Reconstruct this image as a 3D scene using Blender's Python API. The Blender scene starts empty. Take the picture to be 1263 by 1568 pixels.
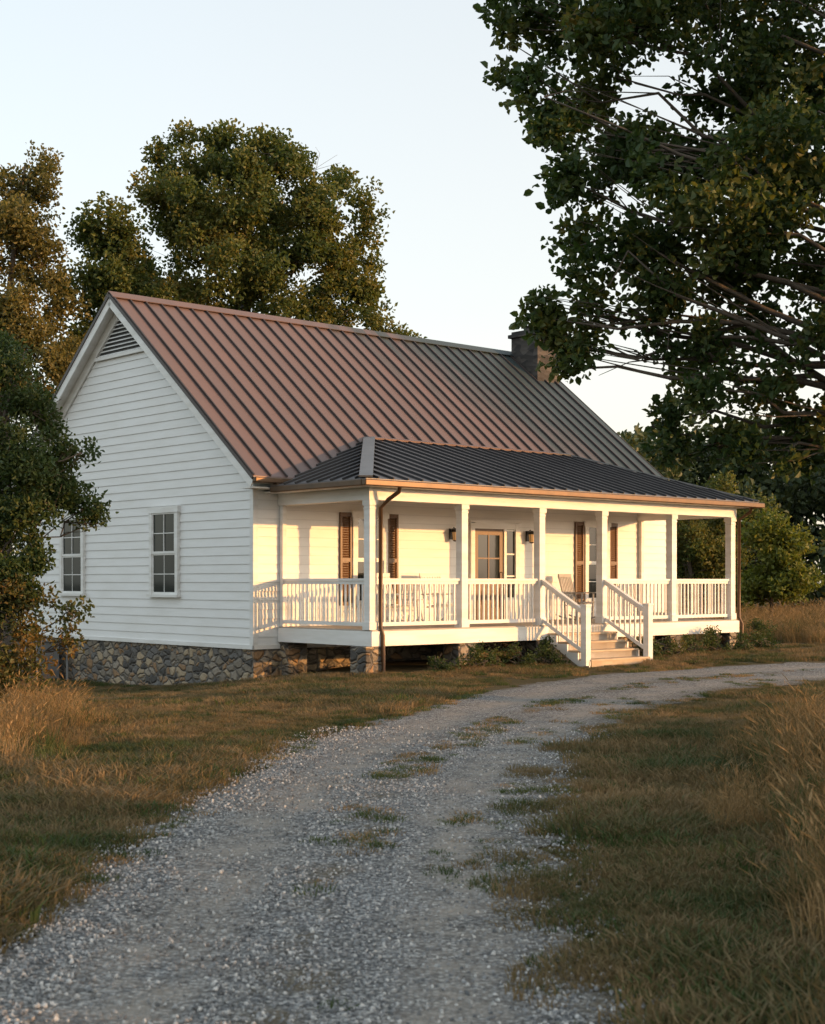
import bpy, math, random
import numpy as np
from mathutils import Vector, Matrix
random.seed(7); rng=np.random.default_rng(7)
scene=bpy.context.scene
scene.view_settings.view_transform='Standard'; scene.view_settings.look='None'; scene.view_settings.exposure=0

# ------------------------------------------------------------------ helpers
class MB:
    def __init__(s): s.v=[]; s.f=[]; s.m=[]; s.mats=[]
    def mi(s,mat):
        if mat not in s.mats: s.mats.append(mat)
        return s.mats.index(mat)
    def poly(s,pts,mat):
        n=len(s.v); s.v+= [tuple(p) for p in pts]; s.f.append(tuple(range(n,n+len(pts)))); s.m.append(s.mi(mat))
    def hexa(s,p,mat):
        n=len(s.v); s.v+=[tuple(q) for q in p]; k=s.mi(mat)
        for f in ((0,3,2,1),(4,5,6,7),(0,1,5,4),(1,2,6,5),(2,3,7,6),(3,0,4,7)):
            s.f.append(tuple(n+i for i in f)); s.m.append(k)
    def box(s,x0,x1,y0,y1,z0,z1,mat):
        s.hexa([(x0,y0,z0),(x1,y0,z0),(x1,y1,z0),(x0,y1,z0),(x0,y0,z1),(x1,y0,z1),(x1,y1,z1),(x0,y1,z1)],mat)
    def slab(s,pts,th,mat):
        n=len(s.v); k=s.mi(mat); c=len(pts)
        s.v+=[tuple(p) for p in pts]+[(p[0],p[1],p[2]-th) for p in pts]
        s.f.append(tuple(range(n,n+c))); s.m.append(k)
        s.f.append(tuple(range(n+2*c-1,n+c-1,-1))); s.m.append(k)
        for i in range(c):
            j=(i+1)%c; s.f.append((n+i,n+c+i,n+c+j,n+j)); s.m.append(k)
    def bar(s,p0,p1,w,h,mat,up=(0,0,1)):
        p0=Vector(p0);p1=Vector(p1);d=(p1-p0).normalized();sd=d.cross(Vector(up)).normalized();u=sd.cross(d).normalized()
        a=sd*w/2;b=u*h/2
        s.hexa([p0-a-b,p0+a-b,p1+a-b,p1-a-b,p0-a+b,p0+a+b,p1+a+b,p1-a+b],mat)
    def tube(s,pts,rad,mat,sides=6,cap=True):
        k=s.mi(mat); rings=[]
        P=[Vector(p) for p in pts]
        for i,p in enumerate(P):
            d=(P[min(i+1,len(P)-1)]-P[max(i-1,0)])
            if d.length<1e-6: d=Vector((0,0,1))
            d.normalize(); a=d.cross(Vector((0.31,0.17,0.93))); 
            if a.length<1e-3: a=d.cross(Vector((1,0,0)))
            a.normalize(); b=d.cross(a)
            n=len(s.v)
            for j in range(sides):
                t=2*math.pi*j/sides; q=p+(a*math.cos(t)+b*math.sin(t))*rad[i]; s.v.append(tuple(q))
            rings.append(n)
        for i in range(len(P)-1):
            for j in range(sides):
                j2=(j+1)%sides
                s.f.append((rings[i]+j,rings[i]+j2,rings[i+1]+j2,rings[i+1]+j)); s.m.append(k)
        if cap:
            s.f.append(tuple(rings[0]+j for j in range(sides))); s.m.append(k)
            s.f.append(tuple(rings[-1]+j for j in range(sides))); s.m.append(k)
    def obj(s,name,parent=None,smooth=False,bevel=0,link=True):
        me=bpy.data.meshes.new(name); me.from_pydata(s.v,[],s.f); 
        for m in s.mats: me.materials.append(m)
        me.polygons.foreach_set('material_index',s.m)
        if smooth: me.polygons.foreach_set('use_smooth',[True]*len(s.f))
        me.update()
        o=bpy.data.objects.new(name,me)
        if link: scene.collection.objects.link(o)
        if parent: o.parent=parent
        if bevel:
            b=o.modifiers.new('bevel','BEVEL'); b.width=bevel; b.segments=2; b.limit_method='ANGLE'
        return o
def empty(name,loc=(0,0,0),rz=0):
    o=bpy.data.objects.new(name,None); o.location=loc; o.rotation_euler=(0,0,rz); o.empty_display_size=.3
    scene.collection.objects.link(o); return o

class NT:
    def __init__(s,name):
        s.mat=bpy.data.materials.new(name); s.mat.use_nodes=True; s.t=s.mat.node_tree; s.t.nodes.clear()
    def n(s,typ,ins=None,**kw):
        nd=s.t.nodes.new(typ)
        for k,v in kw.items(): setattr(nd,k,v)
        if ins:
            for k,v in ins.items():
                sk=nd.inputs[k]
                if isinstance(v,bpy.types.NodeSocket): s.t.links.new(v,sk)
                else: sk.default_value=v
        return nd
    def ramp(s,fac,stops,interp='LINEAR'):
        nd=s.t.nodes.new('ShaderNodeValToRGB'); cr=nd.color_ramp; cr.interpolation=interp
        while len(cr.elements)<len(stops): cr.elements.new(0.5)
        for e,(p,c) in zip(cr.elements,stops):
            e.position=p; e.color=(c[0],c[1],c[2],1) if not isinstance(c,(int,float)) else (c,c,c,1)
        s.t.links.new(fac,nd.inputs[0]); return nd.outputs[0]
    def mix(s,f,a,b,bt='MIX'):
        nd=s.t.nodes.new('ShaderNodeMix'); nd.data_type='RGBA'; nd.blend_type=bt
        for i,v in ((0,f),(6,a),(7,b)):
            if isinstance(v,bpy.types.NodeSocket): s.t.links.new(v,nd.inputs[i])
            else: nd.inputs[i].default_value=(tuple(v)+(1,)) if isinstance(v,(tuple,list)) else v
        return nd.outputs[2]
    def math(s,op,a,b=0.0,c=0.0):
        nd=s.t.nodes.new('ShaderNodeMath'); nd.operation=op
        for i,v in enumerate((a,b,c)):
            if isinstance(v,bpy.types.NodeSocket): s.t.links.new(v,nd.inputs[i])
            else: nd.inputs[i].default_value=v
        return nd.outputs[0]
    def noise(s,vec,scale,detail=4,rough=.55,out=0,dist=0):
        nd=s.n('ShaderNodeTexNoise',{'Scale':scale,'Detail':detail,'Roughness':rough,'Distortion':dist})
        if vec is not None: s.t.links.new(vec,nd.inputs['Vector'])
        return nd.outputs[out]
    def obj(s): return s.n('ShaderNodeTexCoord').outputs['Object']
    def pos(s): return s.n('ShaderNodeNewGeometry').outputs['Position']
    def mapv(s,vec,scale=(1,1,1)):
        return s.n('ShaderNodeMapping',{'Vector':vec,'Scale':scale}).outputs[0]
    def out(s,sh,disp=None):
        o=s.n('ShaderNodeOutputMaterial'); s.t.links.new(sh,o.inputs[0]); return s.mat
    def pbr(s,col,rough=.6,metal=0,bump=None,bs=.3,bd=.01,spec=.5):
        ins={'Roughness':rough,'Metallic':metal,'Specular IOR Level':spec}
        ins['Base Color']=col if isinstance(col,bpy.types.NodeSocket) else tuple(col)+(1,)
        p=s.n('ShaderNodeBsdfPrincipled',ins)
        if bump is not None:
            b=s.n('ShaderNodeBump',{'Strength':bs,'Distance':bd,'Height':bump}); s.t.links.new(b.outputs[0],p.inputs['Normal'])
        return p.outputs[0]

# ------------------------------------------------------------------ materials
def m_paint(name,c=(.80,.80,.79),dirt=.10):
    n=NT(name); o=n.obj(); a=n.noise(n.mapv(o,(.6,.6,5)),1.5,5); b=n.noise(o,25,2)
    f=n.ramp(a,[(.35,0),(.8,1)]); d=tuple(x*(1-dirt*2.2) for x in c)
    col=n.mix(f,c,(d[0],d[1]*.98,d[2]*.92)); return n.out(n.pbr(col,.5,0,b,.08,.004))
M_white=m_paint('white_paint'); 
def m_siding():
    n=NT('white_lap_siding'); o=n.obj(); sep=n.n('ShaderNodeSeparateXYZ',{0:o})
    row=n.math('FLOOR',n.math('DIVIDE',n.math('SUBTRACT',sep.outputs[2],.42),.18))
    wn=n.n('ShaderNodeTexWhiteNoise',{'W':row},noise_dimensions='1D').outputs[0]
    a=n.noise(n.mapv(o,(.5,.5,3)),2,5); 
    c=n.mix(n.ramp(a,[(.4,0),(.85,1)]),(.80,.805,.80),(.72,.715,.69))
    c=n.mix(n.math('MULTIPLY',wn,.06),c,(.55,.56,.56)); g=n.noise(n.mapv(o,(2,2,60)),3,3)
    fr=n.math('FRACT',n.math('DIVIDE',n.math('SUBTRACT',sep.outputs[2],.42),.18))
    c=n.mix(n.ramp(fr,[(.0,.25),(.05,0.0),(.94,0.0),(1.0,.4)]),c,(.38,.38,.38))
    return n.out(n.pbr(c,.5,0,g,.12,.004))
M_siding=m_siding()
def m_roof():
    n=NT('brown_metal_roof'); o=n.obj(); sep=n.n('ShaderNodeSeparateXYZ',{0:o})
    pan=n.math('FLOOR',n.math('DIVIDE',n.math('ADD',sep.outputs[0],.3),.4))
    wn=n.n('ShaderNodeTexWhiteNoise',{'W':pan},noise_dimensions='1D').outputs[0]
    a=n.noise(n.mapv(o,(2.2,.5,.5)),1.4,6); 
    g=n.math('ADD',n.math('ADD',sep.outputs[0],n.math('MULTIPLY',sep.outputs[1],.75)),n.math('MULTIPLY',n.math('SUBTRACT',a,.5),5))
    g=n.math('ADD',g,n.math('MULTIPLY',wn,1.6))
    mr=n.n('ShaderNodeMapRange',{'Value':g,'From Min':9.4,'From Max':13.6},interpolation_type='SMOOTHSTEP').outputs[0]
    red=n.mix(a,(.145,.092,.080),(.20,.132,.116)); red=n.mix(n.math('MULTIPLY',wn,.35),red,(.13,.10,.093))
    shade_gr=n.mix(a,(.034,.052,.056),(.055,.074,.076))  # dark slate tone: tree shade on the right half, put into the colour
    c=n.mix(mr,red,shade_gr); r=n.ramp(a,[(.2,.42),(.9,.6)])
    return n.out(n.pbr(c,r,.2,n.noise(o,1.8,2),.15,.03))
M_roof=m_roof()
def m_simple(name,c1,c2,scale=3,rough=.5,metal=0,bs=.1,stretch=(1,1,1)):
    n=NT(name); o=n.obj(); a=n.noise(n.mapv(o,stretch),scale,5)
    return n.out(n.pbr(n.mix(n.ramp(a,[(.3,0),(.75,1)]),c1,c2),rough,metal,a,bs,.01))
M_seam=m_simple('roof_seam_metal',(.05,.04,.038),(.08,.062,.058),1.5,.5,.2)  # darker than the panels, so seam shadow lines are carried by rib colour
M_proof=m_simple('slate_metal_roof',(.070,.066,.070),(.105,.095,.095),1.5,.42,.35)
M_pseam=m_simple('slate_seam_metal',(.03,.03,.032),(.05,.048,.05),1.5,.5,.2)
M_hip=m_simple('hip_cap_metal',(.15,.157,.165),(.21,.215,.22),2,.4,.4)
M_copper=m_simple('bronze_gutter',(.07,.042,.022),(.11,.062,.032),4,.42,.4)
M_wood=m_simple('stained_wood',(.075,.034,.013),(.135,.065,.024),6,.45,0,.15,(8,8,1))
M_tread=m_simple('tread_wood',(.38,.29,.20),(.52,.42,.31),5,.6,0,.15,(1,8,1))
M_deck=m_simple('deck_boards',(.30,.27,.23),(.42,.38,.33),5,.6,0,.15,(1,8,1))
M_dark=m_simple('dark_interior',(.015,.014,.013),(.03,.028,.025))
M_gray=m_simple('gray_metal',(.20,.21,.22),(.28,.29,.3),5,.5,.3)
M_iron=m_simple('dark_iron',(.03,.028,.025),(.05,.045,.04),8,.4,.6)
M_chair=m_simple('gray_wood',(.32,.31,.30),(.45,.44,.42),6,.6)
def m_glass():
    n=NT('window_glass'); o=n.obj(); a=n.noise(o,1.3,2)
    c=n.mix(a,(.012,.018,.02),(.035,.042,.04)); return n.out(n.pbr(c,.05,0,n.noise(o,2.5,1),.03,.02,.25))
M_glass=m_glass()
def m_curtain():
    n=NT('amber_lampshade'); return n.out(n.pbr((.6,.45,.25),.4))
M_shade=m_curtain()
def m_stone():
    n=NT('fieldstone'); o=n.obj(); w=n.n('ShaderNodeVectorMath',{0:o,1:n.n('ShaderNodeVectorMath',{0:n.noise(o,3,2,out=1),'Scale':.22},operation='SCALE').outputs[0]},operation='ADD').outputs[0]
    m=n.mapv(w,(4.2,4.2,7.0))
    v=n.n('ShaderNodeTexVoronoi',{'Vector':m,'Scale':1.0,'Randomness':1.0}); e=n.n('ShaderNodeTexVoronoi',{'Vector':m,'Scale':1.0,'Randomness':1.0},feature='DISTANCE_TO_EDGE')
    cs=n.n('ShaderNodeSeparateColor',{0:v.outputs['Color']})
    c=n.ramp(cs.outputs[0],[(0,(.09,.085,.08)),(.2,(.24,.21,.17)),(.4,(.42,.34,.24)),(.55,(.17,.165,.16)),(.7,(.32,.28,.23)),(.85,(.32,.21,.12)),(1,(.5,.46,.4))],'CONSTANT')
    nn=n.noise(o,14,5); c=n.mix(.6,c,n.mix(nn,(.08,.075,.07),(.6,.56,.5)),'SOFT_LIGHT')
    mort=n.ramp(e.outputs[0],[(.02,0),(.08,1)]); c=n.mix(mort,(.15,.135,.115),c)
    h=n.math('ADD',n.math('MULTIPLY',n.ramp(e.outputs[0],[(0,0),(.2,1)]),1.0),n.math('MULTIPLY',nn,.4))
    return n.out(n.pbr(c,.85,0,h,1.0,.05))
M_stone=m_stone()
def m_brick():
    n=NT('chimney_stone'); o=n.obj(); v=n.n('ShaderNodeTexVoronoi',{'Vector':n.mapv(o,(4,4,9)),'Scale':1.0}); cs=n.n('ShaderNodeSeparateColor',{0:v.outputs['Color']})
    c=n.ramp(cs.outputs[0],[(0,(.03,.028,.027)),(.5,(.055,.05,.046)),(1,(.10,.088,.078))]); return n.out(n.pbr(c,.9,0,v.outputs[0],.7,.03))
M_chim=m_brick()
def m_bark(name='bark',c1=(.05,.04,.032),c2=(.14,.115,.09)):
    n=NT(name); o=n.pos(); a=n.noise(n.mapv(o,(8,8,1.6)),2.2,6,.65); return n.out(n.pbr(n.mix(a,c1,c2),.9,0,a,.8,.03))
M_bark=m_bark()
def m_leaf(name,stops,trans=.35,nscale=.6,rough=.5):
    n=NT(name); r=n.n('ShaderNodeAttribute',attribute_name='rnd').outputs['Fac']; p=n.pos()
    a=n.noise(p,nscale,2); b=n.noise(p,9,1)
    f=n.math('ADD',n.math('ADD',n.math('MULTIPLY',a,.9),n.math('MULTIPLY',r,.35)),n.math('MULTIPLY',n.math('SUBTRACT',b,.5),.7)); f=n.math('SUBTRACT',f,.12)
    c=n.ramp(f,stops); pb=n.pbr(c,rough,0,spec=.35)
    tc=n.mix(.5,c,(.5,.55,.12),'MULTIPLY'); tc=n.mix(.6,c,(.75,.65,.12),'OVERLAY')
    t=n.n('ShaderNodeBsdfTranslucent',{'Color':tc}).outputs[0]
    mx=n.n('ShaderNodeMixShader',{0:trans,1:pb,2:t}); return n.out(mx.outputs[0])
L_oak=m_leaf('oak_leaves',[(.15,(.024,.052,.018)),(.48,(.048,.086,.026)),(.75,(.11,.125,.034)),(1,(.24,.15,.035))],.4)
L_back=m_leaf('walnut_leaves',[(.15,(.045,.078,.024)),(.45,(.10,.13,.035)),(.75,(.18,.165,.045)),(1,(.27,.165,.045))],.42,.35)
L_olive=m_leaf('olive_leaves',[(.15,(.08,.085,.03)),(.5,(.15,.14,.046)),(.8,(.22,.175,.06)),(1,(.28,.15,.04))],.42,.35)
L_bush=m_leaf('shrub_leaves',[(.15,(.026,.052,.016)),(.5,(.054,.088,.026)),(.85,(.10,.11,.03)),(1,(.17,.12,.03))],.32,1)
L_rust=m_leaf('rusty_leaves',[(.15,(.04,.07,.02)),(.45,(.08,.09,.026)),(.75,(.18,.11,.034)),(1,(.30,.16,.05))],.35,1.2)
L_far=m_leaf('far_leaves',[(.15,(.030,.052,.024)),(.5,(.055,.082,.036)),(.85,(.09,.105,.044)),(1,(.15,.13,.05))],.28,.12)
L_lime=m_leaf('lime_leaves',[(.15,(.07,.10,.018)),(.5,(.13,.16,.028)),(.85,(.20,.19,.04)),(1,(.27,.2,.04))],.4,.6)
def m_grass(name,stops,trans=.3,nscale=.5):
    n=NT(name); r=n.n('ShaderNodeObjectInfo').outputs['Random']; p=n.pos(); a=n.noise(p,nscale,4,.6); b=n.noise(p,40,1)
    f=n.math('ADD',n.math('ADD',n.math('MULTIPLY',n.math('SUBTRACT',a,.5),1.9),n.math('MULTIPLY',r,.4)),n.math('MULTIPLY',b,.6))
    c=n.ramp(f,stops); t=n.n('ShaderNodeBsdfTranslucent',{'Color':c}).outputs[0]
    return n.out(n.n('ShaderNodeMixShader',{0:trans,1:n.pbr(c,.6,0,spec=.25),2:t}).outputs[0])
G_lawn=m_grass('lawn_blades',[(.05,(.05,.075,.022)),(.28,(.10,.098,.036)),(.5,(.17,.125,.058)),(.85,(.29,.20,.10))])
G_dry=m_grass('dry_blades',[(.1,(.10,.078,.03)),(.4,(.22,.145,.06)),(.7,(.35,.225,.10)),(1,(.46,.32,.17))])
G_green=m_grass('green_blades',[(.1,(.030,.058,.014)),(.5,(.06,.09,.024)),(.9,(.13,.13,.04))])

# ------------------------------------------------------------------ terrain functions
def ss(t): t=np.clip(t,0,1); return t*t*(3-2*t)
def H(x,y):
    x=np.asarray(x,float); y=np.asarray(y,float)
    h=-.6*ss(-x/7)*ss((y-18)/11)
    h=h+.10*ss((x-3)/4)*ss((y-27)/5)
    h=h+.15*ss((x-.14*y-1.2)/3)*ss((22-y)/8)*ss((y+3)/6)
    h=h+.03*np.sin(x*.9+1.3)*np.sin(y*.7)*ss((y-2)/6)*.6
    return h
Lp=np.array([(-1.8,-12),(-1.9,-2),(-2.0,3),(-1.92,6.72),(-1.83,9.41),(-1.68,11.24),(-1.29,14.2),(-.55,17.1),(.64,20.7),(1.79,23.5),(3.87,26.6),(6.03,28.3),(8.39,29.3),(13,30.6),(22,32.5),(45,36)])
Rp=np.array([(1.1,-12),(1.0,-2),(.85,3),(.93,6.84),(.95,8.8),(1.12,11.07),(1.69,14.5),(2.46,17.1),(3.3,19.2),(3.95,20.6),(5.34,22.8),(7.07,24.6),(9.2,26),(14,27.6),(23,29.5),(46,33)])
def resample(P,n):
    out=[]
    m=len(P)
    for k in range(n):
        t=k/(n-1)*(m-1); i=min(int(t),m-2); f=t-i
        p0=P[max(i-1,0)];p1=P[i];p2=P[i+1];p3=P[min(i+2,m-1)]
        out.append(.5*((2*p1)+(-p0+p2)*f+(2*p0-5*p1+4*p2-p3)*f*f+(-p0+3*p1-3*p2+p3)*f**3))
    return np.array(out)
NR=620
LR=resample(Lp,NR); RR=resample(Rp,NR)
CEN=(LR+RR)/2
def road_coord(x,y):
    x=np.asarray(x);y=np.asarray(y); res=np.full(x.shape,9.0)
    D=RR-LR; W2=(D**2).sum(1); 
    for s in range(0,len(x),4000):
        xx=x[s:s+4000,None]; yy=y[s:s+4000,None]
        d=(xx-CEN[None,:,0])**2+(yy-CEN[None,:,1])**2
        i=d.argmin(1)
        t=((x[s:s+4000]-LR[i,0])*D[i,0]+(y[s:s+4000]-LR[i,1])*D[i,1])/W2[i]
        res[s:s+4000]=t
    return res
def vnoise(x,y,s,seed=0):
    x=np.asarray(x)*s;y=np.asarray(y)*s
    xi=np.floor(x).astype(int);yi=np.floor(y).astype(int);fx=x-xi;fy=y-yi;fx=fx*fx*(3-2*fx);fy=fy*fy*(3-2*fy)
    def h(a,b):
        v=np.sin(a*127.1+b*311.7+seed*74.7)*43758.5453; return v-np.floor(v)
    return (h(xi,yi)*(1-fx)+h(xi+1,yi)*fx)*(1-fy)+(h(xi,yi+1)*(1-fx)+h(xi+1,yi+1)*fx)*fy

def axis(lo,hi,step,far):
    a=list(np.arange(lo,hi+1e-6,step)); s=step; 
    x=hi
    while x<far: s*=1.35; x+=s; a.append(x)
    s=step; x=lo
    while x>-far: s*=1.35; x-=s; a.insert(0,x)
    return np.array(a)
ax=axis(-14,18,.25,900); ay=axis(-4,42,.25,900)
X,Y=np.meshgrid(ax,ay); Z=H(X,Y)
nx,ny=len(ax),len(ay)
verts=np.stack([X.ravel(),Y.ravel(),Z.ravel()],1)
idx=np.arange(nx*ny).reshape(ny,nx)
faces=np.stack([idx[:-1,:-1].ravel(),idx[:-1,1:].ravel(),idx[1:,1:].ravel(),idx[1:,:-1].ravel()],1)
me=bpy.data.meshes.new('ground'); me.from_pydata(verts.tolist(),[],faces.tolist()); me.polygons.foreach_set('use_smooth',[True]*len(faces))
ground=bpy.data.objects.new('ground',me); scene.collection.objects.link(ground)
n=NT('dry_lawn_soil'); p=n.pos(); a=n.noise(p,.5,6,.65); b=n.noise(p,12,5,.7)
c=n.ramp(a,[(.3,(.06,.062,.026)),(.5,(.12,.095,.045)),(.7,(.18,.13,.065))]); c=n.mix(b,c,(.075,.058,.03)); 
me.materials.append(n.out(n.pbr(c,.95,0,n.math('ADD',b,n.noise(p,60,3)),.9,.03,.1)))

# road sheet
NA=14; rv=[];rf=[];uv=[]
for i in range(NR):
    for j in range(NA+1):
        t=j/NA; P=LR[i]*(1-t)+RR[i]*t
        D=(RR[i]-LR[i]); 
        if j==0 or j==NA:
            k=(vnoise(P[0],P[1],2.2,3)-.5)*.35+(vnoise(P[0],P[1],9,5)-.5)*.16
            P=P+D/np.linalg.norm(D)*k
        rv.append((P[0],P[1],float(H(P[0],P[1]))+.02-(.012 if j in(0,NA) else 0)-.015*math.exp(-((t-.27)/.1)**2)+.0)); uv.append((t,i/NR*40))
for i in range(NR-1):
    for j in range(NA):
        q=i*(NA+1)+j; rf.append((q,q+1,q+NA+2,q+NA+1))
rv=[(x,y,max(z,float(H(x,y))+.006)) for x,y,z in rv]
me=bpy.data.meshes.new('gravel_road'); me.from_pydata(rv,[],rf); ul=me.uv_layers.new(name='UVMap')
for l in me.loops: ul.data[l.index].uv=uv[l.vertex_index]
road=bpy.data.objects.new('gravel_road',me); scene.collection.objects.link(road)
n=NT('road_gravel'); p=n.pos(); U=n.n('ShaderNodeSeparateXYZ',{0:n.n('ShaderNodeUVMap').outputs[0]}).outputs[0]
big=n.noise(p,.9,5,.6); U2=n.math('ADD',U,n.math('MULTIPLY',n.math('SUBTRACT',big,.5),.22))
v1=n.n('ShaderNodeTexVoronoi',{'Vector':p,'Scale':40.0}); v2=n.n('ShaderNodeTexVoronoi',{'Vector':p,'Scale':85.0})
c1=n.n('ShaderNodeSeparateColor',{0:v1.outputs['Color']}).outputs[0]; c2=n.n('ShaderNodeSeparateColor',{0:v2.outputs['Color']}).outputs[0]
st=n.ramp(n.math('ADD',n.math('MULTIPLY',c1,.6),n.math('MULTIPLY',c2,.4)),[(.15,(.10,.105,.11)),(.45,(.25,.255,.26)),(.7,(.41,.415,.41)),(.95,(.66,.65,.62))])
dist=n.ramp(v1.outputs[0],[(.3,1),(.75,.38)]); st=n.mix(1.0,st,dist,'MULTIPLY')
st=n.mix(n.ramp(n.noise(p,1.1,5,.6),[(.35,0),(.7,.5)]),st,n.mix(1.0,st,(.75,.69,.61),'MULTIPLY'))
sand=n.mix(n.noise(p,30,4,.7),(.24,.21,.175),(.39,.355,.31))
trk=n.math('ADD',n.ramp(U2,[(.12,0),(.25,1),(.32,1),(.42,0)]),n.ramp(U2,[(.6,0),(.72,1),(.78,1),(.9,0)]))
sf=n.math('MULTIPLY',trk,n.ramp(n.noise(p,1.7,5,.7),[(.38,0),(.62,.85)]))
col=n.mix(sf,st,sand)
soil=n.mix(n.noise(p,20,4),(.08,.065,.038),(.17,.135,.085))
mid=n.math('MULTIPLY',n.ramp(U2,[(.42,0),(.5,1),(.58,0)]),n.ramp(n.noise(p,2.2,5,.7),[(.45,0),(.6,.8)]))
edge=n.math('MULTIPLY',n.math('ADD',n.ramp(U2,[(0,1),(.1,0)]),n.ramp(U2,[(.80,0),(1,1)])),n.ramp(n.noise(p,3,5,.7),[(.35,0),(.6,1)]))
col=n.mix(n.math('MINIMUM',n.math('ADD',mid,edge),1.0),col,soil)
h=n.math('SUBTRACT',n.noise(p,60,2),n.math('MULTIPLY',v1.outputs[0],1.3))
me.materials.append(n.out(n.pbr(col,.9,0,h,.9,.02,.2)))

# ------------------------------------------------------------------ instancing
def new_coll(name,objs):
    c=bpy.data.collections.new(name)
    for o in objs: c.objects.link(o)
    return c
def scatter(name,pts,rot,scl,coll,parent=None,realize=False):
    me=bpy.data.meshes.new(name); pts=np.asarray(pts,float); me.from_pydata(pts.tolist(),[],[])
    a=me.attributes.new('rot','FLOAT_VECTOR','POINT'); a.data.foreach_set('vector',np.asarray(rot,np.float32).ravel())
    s=np.asarray(scl,np.float32)
    if s.ndim==1: s=np.repeat(s[:,None],3,1)
    b=me.attributes.new('scl','FLOAT_VECTOR','POINT'); b.data.foreach_set('vector',s.ravel())
    b=me.attributes.new('rnd','FLOAT','POINT'); b.data.foreach_set('value',np.random.default_rng(5).random(len(pts)).astype(np.float32))
    o=bpy.data.objects.new(name,me); scene.collection.objects.link(o)
    if parent: o.parent=parent
    g=bpy.data.node_groups.new(name+'_gn','GeometryNodeTree')
    g.interface.new_socket('Geometry',in_out='INPUT',socket_type='NodeSocketGeometry'); g.interface.new_socket('Geometry',in_out='OUTPUT',socket_type='NodeSocketGeometry')
    gi=g.nodes.new('NodeGroupInput'); go=g.nodes.new('NodeGroupOutput'); ip=g.nodes.new('GeometryNodeInstanceOnPoints'); ci=g.nodes.new('GeometryNodeCollectionInfo')
    ci.inputs['Collection'].default_value=coll; ci.inputs['Separate Children'].default_value=True; ci.inputs['Reset Children'].default_value=True
    ar=g.nodes.new('GeometryNodeInputNamedAttribute'); ar.data_type='FLOAT_VECTOR'; ar.inputs[0].default_value='rot'
    as_=g.nodes.new('GeometryNodeInputNamedAttribute'); as_.data_type='FLOAT_VECTOR'; as_.inputs[0].default_value='scl'
    L=g.links.new
    L(gi.outputs[0],ip.inputs['Points']); L(ci.outputs[0],ip.inputs['Instance']); ip.inputs['Pick Instance'].default_value=True
    L(ar.outputs[0],ip.inputs['Rotation']); L(as_.outputs[0],ip.inputs['Scale'])
    if realize:
        ri=g.nodes.new('GeometryNodeRealizeInstances'); L(ip.outputs[0],ri.inputs[0]); L(ri.outputs[0],go.inputs[0])
    else: L(ip.outputs[0],go.inputs[0])
    m=o.modifiers.new('instances','NODES'); m.node_group=g
    return o
def leaf_cluster(name,mat,nl,rad,ll,lw,seed,flat=.8):
    r=np.random.default_rng(seed); V=[];F=[]
    for i in range(nl):
        d=r.normal(size=3); d/=np.linalg.norm(d); c=d*rad*(r.random()**.45)*np.array([1,1,flat])
        ax=r.normal(size=3)+d*.6+np.array([0,0,-.35]); ax/=np.linalg.norm(ax)
        sd=np.cross(ax,r.normal(size=3)); sd/=np.linalg.norm(sd); nm=np.cross(ax,sd)
        s=.65+.6*r.random(); a=ax*ll*s; b=sd*lw*s; k=nm*lw*s*.35
        n=len(V); V+=[c,c+a*.3+b*.45+k,c+a*.65+b*.4+k,c+a,c+a*.65-b*.4+k,c+a*.3-b*.45+k]
        F+=[(n,n+1,n+2,n+3),(n,n+3,n+4,n+5)]
    me=bpy.data.meshes.new(name); me.from_pydata([tuple(map(float,v)) for v in V],[],F); me.materials.append(mat)
    return bpy.data.objects.new(name,me)
def leafset(name,mat,nl,rad,ll,lw): return new_coll(name,[leaf_cluster(name+'_c%d'%i,mat,nl,rad,ll,lw,i+11) for i in range(5)])
def blob_points(blobs,dens,crad=.3,spk=1.0):
    pts=[]
    for (x,y,z,r) in blobs:
        K=max(3,int(7*r*r/(crad/.3)**2*.6)+3); 
        for k in range(K):
            d=rng.normal(size=3); d/=np.linalg.norm(d); rr=r*(.35+.65*rng.random()**.5); c=np.array([x,y,z])+d*rr*np.array([1,1,.85])
            m=max(2,int(dens*r*r/K)); sp=(r*.62 if r<.8 else .5+(r-.8)*.35)*spk
            for q in range(m):
                pts.append(c+rng.normal(size=3)*np.array([.32,.32,.22])*sp)
    return np.array(pts)
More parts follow.
